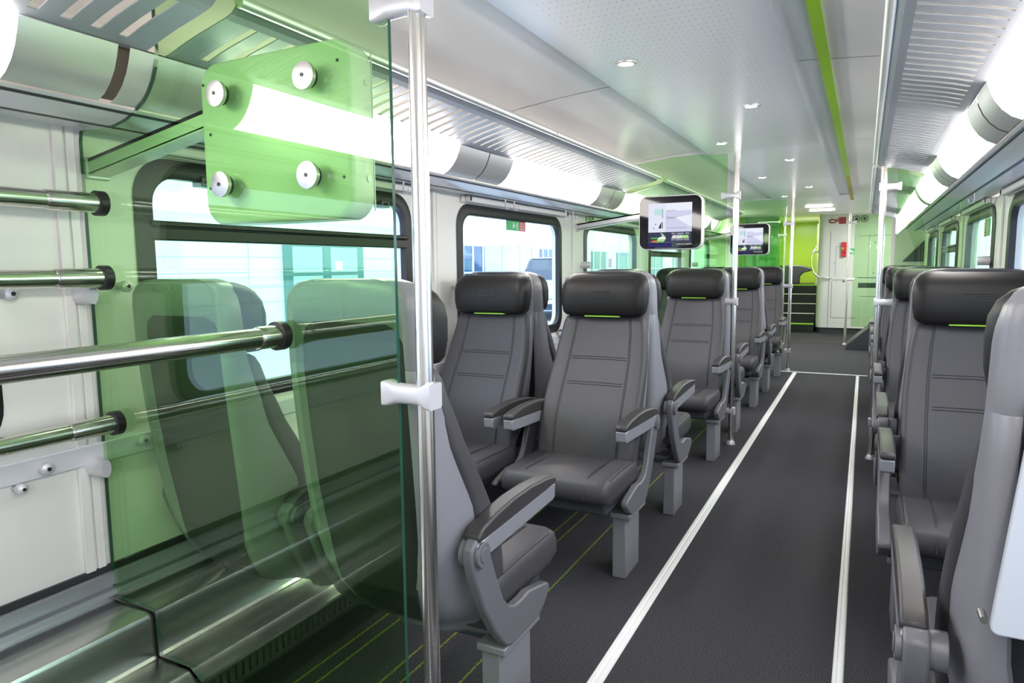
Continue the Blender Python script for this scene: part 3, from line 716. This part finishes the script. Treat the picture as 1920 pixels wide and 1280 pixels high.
# ------------------------------------------------------------------ information screens
def tv(x0, x1, z0, z1, y, d, arm, label, facing):
    """box with screen on the -y face when facing < 0; otherwise the back with its four fixing discs"""
    root = empty('information_screen', ((x0+x1)/2, y, z0)); tag(root, label, 'screen', 'information screens')
    cx = (x0+x1)/2; W = x1-x0; H = z1-z0
    m = MB(); L = []
    for g, yy in ((.010, 0), (.003, .004), (0, .010), (0, d-.010), (.004, d-.003), (.012, d)):
        L.append([(a, yy, b) for a, b in rrect(-W/2+g, W/2-g, g, H-g, .055, 8)])
    m.loft(L); m.build('housing', 'box_white', root, angle=50)
    m = MB(); m.prism([(0, 0), (0, .001)], 'x', 0, 0) if False else None
    if facing < 0:
        m.prism(rrect(-W/2+.008, W/2-.008, .008, H-.008, .049, 8), 'y', -.003, .002); bz = m.build('bezel', 'bezel', root, angle=30)
        S0, S1 = -W/2+.072, W/2-.072; T = H-.055; Bm = .018; k = -.0034
        def q(nm, mat, u0, u1, v0, v1, kk=k, poly=None, par=None):
            mm = MB(); P = poly or [(u0, v0), (u1, v0), (u1, v1), (u0, v1)]
            mm.add([(p[0], kk, p[1]) for p in P], [list(range(len(P)))]); return mm.build(nm, mat, par or bz, smooth=False)
        sc = q('display', 'screen_lilac', S0, S1, .125, T); sw = S1-S0
        q('display_panel', 'screen_white', S0, S0+sw*.40, .125, T, k-.0003); q('display_panel', 'screen_pale', S0+sw*.40, S1, T-.055, T, k-.0003)
        q('display_panel', 'screen_pale', 0, 0, 0, 0, k-.0003, [(S1, .155), (S1, .245), (S0+sw*.62, .225)])
        q('picture', 'screen_teal', S0+sw*.14, S0+sw*.34, .245, .290, k-.0006); q('picture', 'screen_black', S0+sw*.26, S0+sw*.33, .155, .185, k-.0006, [(S0+sw*.24, .152), (S0+sw*.30, .152), (S0+sw*.30, .196), (S0+sw*.27, .178)])
        q('picture', 'screen_black', S0+sw*.315, S0+sw*.335, .152, .196, k-.0006); q('picture', 'screen_grey', S0+sw*.325, S0+sw*.34, .225, .290, k-.0006)
        q('picture', 'screen_black', S0+sw*.16, S0+sw*.18, .178, .186, k-.0006); q('picture', 'screen_black', S0+sw*.12, S0+sw*.14, .150, .157, k-.0006)
        def txt(body, u, v, size, width, mat, shear=0):
            mm = MB(); vs, fs = text_mb(body, size, shear, width=width); mm.add([(u+p[0], k-.0012, v+p[1]) for p in vs], fs); mm.build('display_text', mat, bz, smooth=False)
        txt('Quiz show', S0+sw*.43, .272, .016, sw*.20, 'screen_grey'); txt('Darwinio ?', S0+sw*.43, .219, .021, sw*.22, 'screen_black'); txt('Fortsetzung in wenig Tipps', S0+sw*.43, .150, .014, sw*.45, 'screen_grey')
        q('banner', 'screen_navy', S0, S1, .052, .1245, k-.0003)
        q('banner_train', 'screen_lime', 0, 0, 0, 0, k-.0006, [(S0+sw*.20, .056), (S0+sw*.36, .056), (S0+sw*.41, .075), (S0+sw*.41, .088), (S0+sw*.36, .108), (S0+sw*.29, .124), (S0+sw*.31, .104), (S0+sw*.34, .094), (S0+sw*.26, .088), (S0+sw*.22, .076)])
        q('banner_train', 'screen_text', 0, 0, 0, 0, k-.0009, [(S0+sw*.22, .074), (S0+sw*.40, .078), (S0+sw*.40, .088), (S0+sw*.34, .096), (S0+sw*.25, .088)])
        q('banner_stripe', 'screen_orange', 0, 0, 0, 0, k-.0009, [(S0+sw*.07, .056), (S0+sw*.21, .056), (S0+sw*.20, .068), (S0+sw*.10, .066)])
        q('banner_stripe', 'screen_green', 0, 0, 0, 0, k-.0009, [(S0+sw*.05, .080), (S0+sw*.24, .077), (S0+sw*.24, .087), (S0+sw*.08, .088)]); q('banner_stripe', 'screen_green', S0+sw*.17, S0+sw*.36, .0535, .060, k-.0009)
        txt('Wien · Flughafen · Wien', S0+sw*.54, .1085, .0155, sw*.41, 'screen_text')
        q('logo_bar', 'screen_text', 0, 0, 0, 0, k-.0006, [(S0+sw*.54, .078), (S0+sw*.74, .078), (S0+sw*.78, .101), (S0+sw*.57, .101)]); q('logo_bar', 'screen_lime', 0, 0, 0, 0, k-.0006, [(S0+sw*.74, .078), (S0+sw*.94, .078), (S0+sw*.925, .101), (S0+sw*.78, .101)])
        txt('CAT', S0+sw*.56, .080, .027, sw*.19, 'screen_navy', .3); txt('CITY AIRPORT TRAIN', S0+sw*.54, .0645, .0125, sw*.40, 'screen_text')
        q('ticker', 'screen_grey', S0, S1, .049, .0515, k-.0003); q('ticker', 'screen_indigo', S0, S0+sw*.55, .020, .047, k-.0003); q('ticker', 'screen_grey', S0, S0+sw*.68, .031, .0325, k-.0006)
        txt('INFOSCREEN', S0+sw*.67, .033, .0135, sw*.33, 'screen_text'); txt('www.infoscreen.at', S0+sw*.70, .024, .0085, sw*.20, 'screen_grey')
    else:
        for sx, sz in ((-.137, .303), (.140, .308), (-.137, .092), (.140, .095)):
            m1 = MB(); m1.tube([(sx, -.042, sz), (sx, -.040, sz), (sx, -.030, sz), (sx, -.028, sz)], .03, 24, rad=[.018, .030, .030, .027]); dsc = m1.build('fixing_disc', 'disc_alu', root, angle=25)
            m2 = MB(); m2.disc_cyl((sx, -.0425, sz), 'y', .0045, .002); m2.build('socket', 'black', dsc)
            m3 = MB(); m3.disc_cyl((sx, -.0232, sz), 'y', .024, .0105); m3.build('spacer', 'black', dsc)
        m1 = MB()
        for sx, sz in ((-.222, .34), (-.205, .22), (-.215, .09), (.205, .34), (.213, .09)): m1.disc_cyl((sx, -.0008, sz), 'y', .0035, .002)
        m1.build('screw', 'rubber', root)
        m1 = MB()
        for zz in (.30, .09): m1.disc_cyl((W/2+.0005, .055, zz), 'x', .008, .003)
        m1.box(W/2-.002, W/2+.001, .074, .076, .02, H-.02); m1.build('side_screw', 'clamp_grey', root)
    # arm to the wall
    bx = x0-cx; wx = XL-cx; m1 = MB(); ym = .034
    for (dy0, dy1, dz0, dz1) in ((-.028, .028, .010, .020), (-.028, -.020, -.024, .020), (.020, .028, -.024, .020), (-.028, .028, -.028, -.020)):
        a = [(wx, ym+dy0, arm[0]-z0+dz0), (wx, ym+dy1, arm[0]-z0+dz0), (wx, ym+dy1, arm[0]-z0+dz1), (wx, ym+dy0, arm[0]-z0+dz1)]
        b = [(bx+.006, p[1], p[2]+arm[1]-arm[0]) for p in a]; m1.loft([a, b])
    m1.build('bracket_arm', 'box_white', root, smooth=False)
    m1 = MB(); m1.box(wx, wx+.012, ym-.034, ym+.034, arm[0]-z0-.035, arm[0]-z0+.025); m1.build('bracket_plate', 'clamp_grey', root, bevel=.004)
    return root
tv(-1.483, -1.008, 1.412, 1.802, YG+.012, .082, (1.595, 1.678), 'back of the near information screen, fixed by four metal discs to the front glass', 1)
tv(-1.478, -1.022, 1.413, 1.797, 4.905, .085, (1.60, 1.664), 'near information screen showing the airport train banner, left of the second pole', -1)
tv(-1.497, -1.037, 1.417, 1.797, 8.80, .085, (1.61, 1.68), 'far information screen partly hidden behind the second pole', -1)

# ------------------------------------------------------------------ luggage rails beside the camera
def rail(x, z, joint, label):
    root = empty('luggage_rail', (x, YG-.0065, z)); tag(root, label, 'luggage rail', 'steel luggage rails ending at the front glass')
    m = MB(); m.tube([(0, YB-YG+.0065, 0), (0, -joint, 0)], .0235, 24); m.build('tube', 'steel', root)
    m = MB(); m.tube([(0, -joint-.006, 0), (0, -joint, 0), (0, -.022, 0)], .0265, 24, rad=[.0245, .0265, .0265]); m.build('sleeve', 'steel', root)
    m = MB(); m.tube([(0, -.026, 0), (0, -.024, 0), (0, -.002, 0), (0, 0, 0)], .033, 24, rad=[.029, .034, .034, .031]); m.build('rubber_ring', 'rubber', root, angle=50)
rail(-1.868, 1.484, .15, 'top steel luggage rail along the near left wall')
rail(-1.870, 1.282, .14, 'middle steel luggage rail along the near left wall')
rail(-1.868, .873, .135, 'lowest steel luggage rail along the near left wall')
rail(-1.220, 1.145, .075, 'thick steel luggage rail crossing in front of the glass')
# knobs on the wall
for k, (y, z, l) in enumerate([(1.02, .772, 'grey knob on the wall band left of the front glass'), (.955, .735, 'small steel stud below the wall band at the photo edge'), (1.30, .785, 'grey knob on the wall band just behind the front glass'), (.97, 1.245, 'grey knob under the middle luggage rail'), (1.28, 1.255, 'grey knob beside the first window behind the glass'), (3.14, 1.20, 'small grey knob on the wall left of the clear window'), (4.72, 1.215, 'small grey knob right of the clear window')]):
    m = MB(); x = XL; rr = .011 if k == 1 else .014
    m.tube([(x+.0, y, z), (x+.018, y, z), (x+.026, y, z), (x+.042, y, z), (x+.046, y, z)], rr, 16, rad=[rr*.9, rr*.9, rr*1.25, rr*1.2, rr*.8])
    o = m.build('wall_knob', 'clamp_grey', angle=50); tag(o, l, 'knob', 'knobs on the left wall')
    m = MB(); m.disc_cyl((x+.046, y, z), 'x', rr*.4, .003); m.build('socket', 'rubber', o)

# emergency window sticker
def sticker(x, y0, y1, z0, z1, s, label):
    root = empty('window_sticker', (x, y0, z0)); tag(root, label, 'sticker', 'emergency stickers on the windows')
    m = MB(); a = (y1-y0)*.66
    m.box(min(0, s*.002), max(0, s*.002), 0, a, 0, z1-z0); m.build('green_half', 'sign_green', root, smooth=False)
    m = MB(); m.box(min(0, s*.002), max(0, s*.002), a, y1-y0, 0, z1-z0); m.build('red_half', 'red', root, smooth=False)
    m = MB(); H = z1-z0
    for k in range(5): m.box(min(s*.0022, s*.003), max(s*.0022, s*.003), a+.006, y1-y0-.006, H*(.12+.17*k), H*(.12+.17*k)+.004)
    m.disc_cyl((s*.003, a*.55, H*.72), 'x', .006, .002); m.box(min(s*.0022, s*.003), max(s*.0022, s*.003), a*.50, a*.60, H*.25, H*.62); m.box(min(s*.0022, s*.003), max(s*.0022, s*.003), a*.80, a*.87, H*.15, H*.85); m.box(min(s*.0022, s*.003), max(s*.0022, s*.003), a*.60, a*.74, H*.45, H*.55)
    m.build('pictogram', 'sign_white', root, smooth=False)
sticker(XL-.0165, 3.80, 4.07, 1.530, 1.592, 1, 'green and red emergency sticker on the clear left window')
sticker(XR+.0165, 5.30, 5.55, 1.47, 1.585, -1, 'green and red emergency sticker on the right window behind the pane')
# coat peg with blue cap by the window ledge, behind the near facing seats
m = MB(); m.box(XL+.018, XL+.09, 4.52, 4.72, .80, .835); o = m.build('window_bin', 'clamp_grey', bevel=.01); tag(o, 'small grey waste bin lid with blue top under the clear left window', 'bin')
m = MB(); m.box(XL+.022, XL+.086, 4.53, 4.71, .835, .848); m.build('lid', 'bldg_glass', o, bevel=.004)

# ------------------------------------------------------------------ end bay
mb = MB(); mb.box(.30, XR+.1, 10.55, 10.60, 0, 2.23); struct(mb.build('wall_end', 'wall_cream', smooth=False))
mb = MB(); mb.box(XL-.3, XR+.3, YE, YE+.05, 0, 2.27); struct(mb.build('wall_end.001', 'lime_wall', smooth=False))
mb = MB(); mb.box(-1.98, -1.40, 13.2, 13.26, 0, 2.22); struct(mb.build('wall_end.002', 'green_wall', smooth=False))
mb = MB(); mb.box(XR+.0, XR+.06, 10.6, YE, 0, 2.23); struct(mb.build('wall_right.001', 'wall_cream', smooth=False))
mb = MB(); mb.box(XL-.06, XL, 12.6, YE, 0, 2.23); struct(mb.build('wall_left.001', 'lime_wall', smooth=False))
# white end cabinet with rounded left corner
cab = empty('end_cabinet', (-.07, 14.1, 0)); tag(cab, 'tall white cabinet wall at the far end of the aisle', 'cabinet')
m = MB(); poly = [(XR+.06, 0)]+[(-.60+.13*math.cos(math.radians(a))-.0, .13+.13*math.sin(math.radians(a))) for a in (270, 255, 240, 225, 210, 195, 180)]+[(-.73, .8), (XR+.06, .8)]
m.prism([(p[0], p[1]) for p in poly], 'z', .11, 2.22); m.build('body', 'cabinet_white', cab, angle=30)
m = MB(); m.prism([(p[0]*.98, p[1]+.03) for p in poly], 'z', 0, .112); m.build('plinth', 'dark_plastic', cab, angle=30)
m = MB()
for x0, x1, z0, z1 in ((-.47, -.465, .30, .98), (-.47, -.05, .297, .302), (-.47, -.22, 1.0, 1.006), (-.52, -.515, .11, 1.9), (-.42, -.416, 1.08, 1.62), (-.42, -.22, 1.618, 1.622), (.02, .46, .70, .705), (.46, .464, .70, .98), (-.05, .6, 1.04, 1.05), (-.05, .6, 1.80, 1.805), (.12, .124, 1.05, 1.80)): m.box(x0, x1, -.003, .001, z0, z1)
m.build('panel_gap', 'rubber', cab, smooth=False)
m = MB(); m.box(-.03, .45, -.006, .004, .86, .95); m.build('slot', 'dark_plastic', cab, bevel=.003)
m = MB(); m.disc_cyl((-.27, -.004, .975), 'y', .016, .008); m.disc_cyl((-.40, -.004, .975), 'y', .006, .008); m.disc_cyl((-.44, -.004, 1.32), 'y', .008, .008); m.disc_cyl((.22, -.004, 1.68), 'y', .009, .008); m.disc_cyl((.21, -.004, 1.13), 'y', .009, .008); m.build('lock', 'dark_plastic', cab)
m = MB(); m.tube([(-.735, .02, 1.66), (-.80, -.04, 1.55), (-.83, -.06, 1.40), (-.82, -.06, 1.25), (-.77, -.06, 1.13), (-.70, -.06, 1.06), (-.60, -.05, 1.04), (-.50, -.04, 1.04), (-.48, 0, 1.04)], .014, 10); m.build('handrail', 'steel_pole', cab)
def onto(name, mat, x0, x1, z0, z1, label, cat, d=.05):
    m = MB(); m.box(x0, x1, 14.1-d, 14.1, z0, z1); o = m.build(name, mat, bevel=.004); tag(o, label, cat); return o
o = onto('fire_box', 'red', -.40, -.315, 1.43, 1.695, 'narrow red emergency box on the white end cabinet', 'emergency box')
m = MB(); m.disc_cyl((-.375, 14.045, 1.58), 'y', .022, .01); m.build('button', 'yellow', o)
m = MB(); m.box(-.398, -.317, 14.047, 14.05, 1.505, 1.515); m.build('groove', 'rubber', o)
onto('red_sign', 'red_dark', -.46, -.34, 2.03, 2.155, 'small dark red square sign above the emergency box', 'sign', .004)
o = onto('exit_sign', 'sign_green', -.28, -.18, 1.48, 1.58, 'small green escape sign on the end cabinet beside the thin pole', 'sign', .004)
m = MB(); m.box(-.265, -.24, 14.094, 14.097, 1.51, 1.56); m.box(-.225, -.195, 14.094, 14.097, 1.50, 1.53); m.box(-.24, -.225, 14.094, 14.097, 1.52, 1.54); m.build('pictogram', 'sign_white', o)
m = MB(); L = []
for s in (1, 1.45): pass
path = [(-.56+.055*math.cos(2*PI*k/24), 14.09, 2.085+.030*math.sin(2*PI*k/24)) for k in range(24)]
m.tube(path+[path[0]], .011, 8); path = [(-.47+.02*math.cos(2*PI*k/16), 14.09, 2.10+.02*math.sin(2*PI*k/16)) for k in range(16)]; m.tube(path+[path[0]], .009, 8)
tag(m.build('emergency_handle', 'red_dark'), 'dark red looped emergency handle at the top of the end cabinet', 'emergency handle')
for x, l in ((-.17, 'left of the two round dark vents on the end cabinet'), (-.04, 'right of the two round dark vents on the end cabinet')):
    m = MB()
    for rr in (.055, .022): path = [(x+rr*math.cos(2*PI*k/24), 14.092, 2.11+rr*math.sin(2*PI*k/24)) for k in range(24)]; m.tube(path+[path[0]], .006, 8)
    m.disc_cyl((x, 14.095, 2.11), 'y', .02, .01); tag(m.build('round_vent', 'dark_plastic'), l, 'vent')
# stairs up at the far left
st = empty('end_stairs', (-1.1, 14.1, 0)); tag(st, 'black stairs with lime and white nosings at the far left end', 'stairs')
sx0, sx1 = -.62, .275
rise, run = .178, .22
for k in range(5):
    m = MB(); m.box(sx0, sx1, k*run, 2.4 if k == 4 else 5*run, k*rise, (k+1)*rise); m.build('step', 'black', st, smooth=False)
    m = MB(); m.box(sx0, sx1, k*run-.012, k*run+.035, (k+1)*rise-(.022 if k in (0, 4) else .010), (k+1)*rise+.003); m.build('nosing', 'lime_edge' if k in (0, 4) else 'white_strip', st, smooth=False)
# upper pole and lime walls beyond the stairs
pole(-.86, 15.05, .895, 2.10, 'slim grab pole standing at the top of the end stairs', (1.55,), -1, r=.015)
mb = MB(); mb.box(-.78, -.72, 14.9, YE, 0, 2.23); struct(mb.build('wall_end.003', 'wall_cream', smooth=False))
mb = MB(); mb.box(-1.80, -1.74, 14.1, YE, 0, 2.23); struct(mb.build('wall_end.004', 'lime_wall', smooth=False))
m = MB(); m.prism([(-1.62, 1.28), (-1.20, 1.28), (-1.02, 1.22), (-.98, 1.19), (-1.0, 1.16), (-1.15, 1.12), (-1.22, 1.05), (-1.22, .892), (-1.62, .892)], 'y', 15.6, 15.9); tag(m.build('upper_counter', 'dark_plastic', bevel=.02), 'dark counter shape at the top of the end stairs', 'counter')
# dark sloped stair cover on the right and its bulkhead panel
m = MB(); m.prism([(-.22, 0), (.66, 0), (.66, .72), (.16, .42), (-.20, .08)], 'y', 11.5, 12.15); tag(m.build('stair_cover', 'dark_plastic', bevel=.01), 'dark grey sloped stair cover at the right of the end bay', 'stair cover')
m = MB(); m.prism([(.44, 1.32), (.684, 1.32), (.684, 1.60)], 'y', 10.53, 10.55); struct(m.build('trim_40', 'dark_plastic', smooth=False))
def end_light(nm, loc, watts, par=None):
    l = bpy.data.lights.new(nm, 'AREA'); l.energy = watts; l.shape = 'RECTANGLE'; l.size = .5; l.size_y = .12; l.color = (1, .985, .96)
    lo = bpy.data.objects.new(nm, l); C.collection.objects.link(lo); lo.location = loc
    return lo
m = MB(); m.prism(rrect(.30, .62, 12.84, 12.96, .05, 6), 'z', 2.205, 2.221); o = m.build('ceiling_lamp', 'end_glow', angle=30); tag(o, 'added flat white lamp hidden behind the right rack to brighten the end bay', 'ceiling light', 'flat lamps of the end bay'); end_light('lamp_glow', (.3, 12.9, 2.18), 17)  # extra lamp and light added out of view to brighten the cabinet
end_light('end_bay_fill', (-1.25, 15.3, 2.18), 17); end_light('end_bay_fill', (-1.5, 11.2, 2.06), 10)  # fill lights added without fixtures, over the stairs and the bay's left side
for k, (x, y) in enumerate(((-.60, 10.45), (-.60, 11.25))):
    m = MB(); m.prism(rrect(x-.17, x+.17, y-.055, y+.055, .05, 6), 'z', 2.086, 2.102); o = m.build('ceiling_lamp', 'end_glow', angle=30); end_light('lamp_glow', (x, y, 2.06), 12, o); tag(o, ['nearer of two flat white ceiling lamps in the end bay', 'farther of two flat white ceiling lamps in the end bay'][k], 'ceiling light', 'flat lamps of the end bay')

# ------------------------------------------------------------------ outside
mb = MB(); mb.box(-60, XL-.5, -40, 80, -.1, .05); mb.box(XR+.5, 60, -40, 80, -.1, .05); struct(mb.build('ground', 'asphalt', smooth=False))
bd = empty('station_building', (-9, 12, 0)); tag(bd, 'white panelled station building seen through the left windows', 'building')
m = MB(); m.box(-.6, 0, -32, 40, 0, 3.3); m.build('wall', 'bldg_white', bd, smooth=False)
m = MB()
for z in (.75, 1.0, 1.25, 1.5, 1.85): m.box(-.002, .004, -32, 2.4, z, z+.008)
for y in range(-30, 3, 2): m.box(-.002, .005, y+.05, y+.07, 0, 2.2)
m.build('panel_joint', 'bldg_line', bd, smooth=False)
m = MB()
for k in range(22): m.box(0, .012, 4.0, 7.4, .6+k*.06, .6+k*.06+.022)
for y in (4.9, 6.0, 6.8): m.box(0, .02, y, y+.03, .5, 1.95)
m.build('louvre', 'bldg_line', bd, smooth=False)
for nm, a, b in (('glass_bay', 2.6, 3.9), ('glass_bay', 7.4, 8.5), ('glass_bay', 11.9, 13.6), ('glass_bay', 14.8, 17.5), ('glass_bay', 19.0, 22.0), ('glass_bay', 24, 26)):
    m = MB(); m.box(0, .03, a, b, .05, 1.85); g = m.build(nm, 'bldg_glass', bd, smooth=False)
    m = MB()
    for y in (a+.15, (a+b)/2, b-.12): m.box(.03, .05, y-.03, y+.03, .05, 1.85)
    m.box(.03, .05, a, b, 1.15, 1.19); m.build('mullion', 'bldg_white', g, smooth=False)
d = MB(); d.box(0, .05, -3.2, -1.1, .05, 1.78); dr = d.build('double_door', 'bldg_door', bd, smooth=False)
d = MB()
for a, b in ((-3.02, -2.28), (-2.05, -1.30)):
    d.box(.05, .06, a, b, .25, 1.18); d.box(.05, .06, a, b, 1.24, 1.70)
d.build('pane', 'bldg_line', dr, smooth=False)
d = MB(); d.box(.06, .075, -1.95, -1.75, 1.27, 1.45); d.box(.0, .02, -3.95, -3.3, 1.05, 1.45); d.build('notice', 'sign_white', dr, smooth=False)
d = MB(); d.box(0, .02, -3.2, -1.2, 1.95, 2.3); d.build('fascia_sign', 'sign_white', bd, smooth=False)
m = MB(); m.box(0, .02, 13.85, 14.2, 1.25, 1.60); m.build('poster', 'poster_purple', bd, smooth=False)
# parked car
car = empty('parked_car', (-7.1, 16.1, .05), math.radians(22)); tag(car, 'pale blue parked car seen through the clear left window', 'car')
m = MB(); L = []
for y, hw, z0, z1 in ((-2.0, .70, .30, .62), (-1.92, .80, .24, .72), (-1.6, .86, .20, .82), (-.9, .88, .18, .92), (0, .88, .18, .95), (1.2, .88, .18, .96), (1.8, .84, .22, .92), (1.95, .74, .30, .80)):
    L.append([(hw*a, y, z0+(z1-z0)*b) for a, b in ((-.9, 0), (.9, 0), (1, .15), (1, .6), (.93, .9), (.8, 1), (-.8, 1), (-.93, .9), (-1, .6), (-1, .15))])
m.loft(L); m.build('body', 'car_paint', car, angle=40)
m = MB(); m.loft([[(-.78, -.75, .90), (.78, -.75, .90), (.82, 1.7, .93), (-.82, 1.7, .93)], [(-.60, -.05, 1.42), (.60, -.05, 1.42), (.62, 1.1, 1.42), (-.62, 1.1, 1.42)], [(-.52, .05, 1.47), (.52, .05, 1.47), (.54, 1.0, 1.47), (-.54, 1.0, 1.47)]]); m.build('cabin', 'car_dark', car, bevel=.03)
m = MB(); m.box(-.56, .56, .0, 1.08, 1.455, 1.485); m.build('roof', 'car_paint', car, bevel=.02)
for x in (-.80, .80):
    for y in (-1.25, 1.25):
        m = MB(); m.disc_cyl((x, y, .30), 'x', .30, .2, 28); wv = m.build('wheel', 'tyre', car, bevel=.03); m = MB(); m.disc_cyl((x+(.1 if x > 0 else -.1), y, .30), 'x', .19, .02, 20); m.build('rim', 'disc_alu', wv)
m = MB(); m.box(-.55, .55, -2.03, -1.9, .52, .60); m.box(-.60, .60, -2.02, -1.9, .27, .40); m.build('grille', 'car_dark', car, bevel=.02)
m = MB(); m.disc_cyl((0, -2.04, .565), 'y', .05, .03); m.build('badge', 'disc_alu', car); m = MB(); m.box(-.26, .26, -2.05, -2.02, .42, .50); m.build('number_plate', 'sign_white', car)
for x in (-.66, .66): m = MB(); m.loft([[(x-.14, -1.98, .56), (x+.14, -1.90, .56), (x+.14, -1.88, .68), (x-.14, -1.96, .70)], [(x-.14, -1.8, .56), (x+.14, -1.7, .56), (x+.14, -1.7, .68), (x-.14, -1.8, .70)]]); m.build('headlight', 'disc_alu', car)
for x in (-.95, .95): m = MB(); m.box(x-.1, x+.1, -.62, -.48, .90, 1.03); m.build('wing_mirror', 'car_dark', car, bevel=.03)
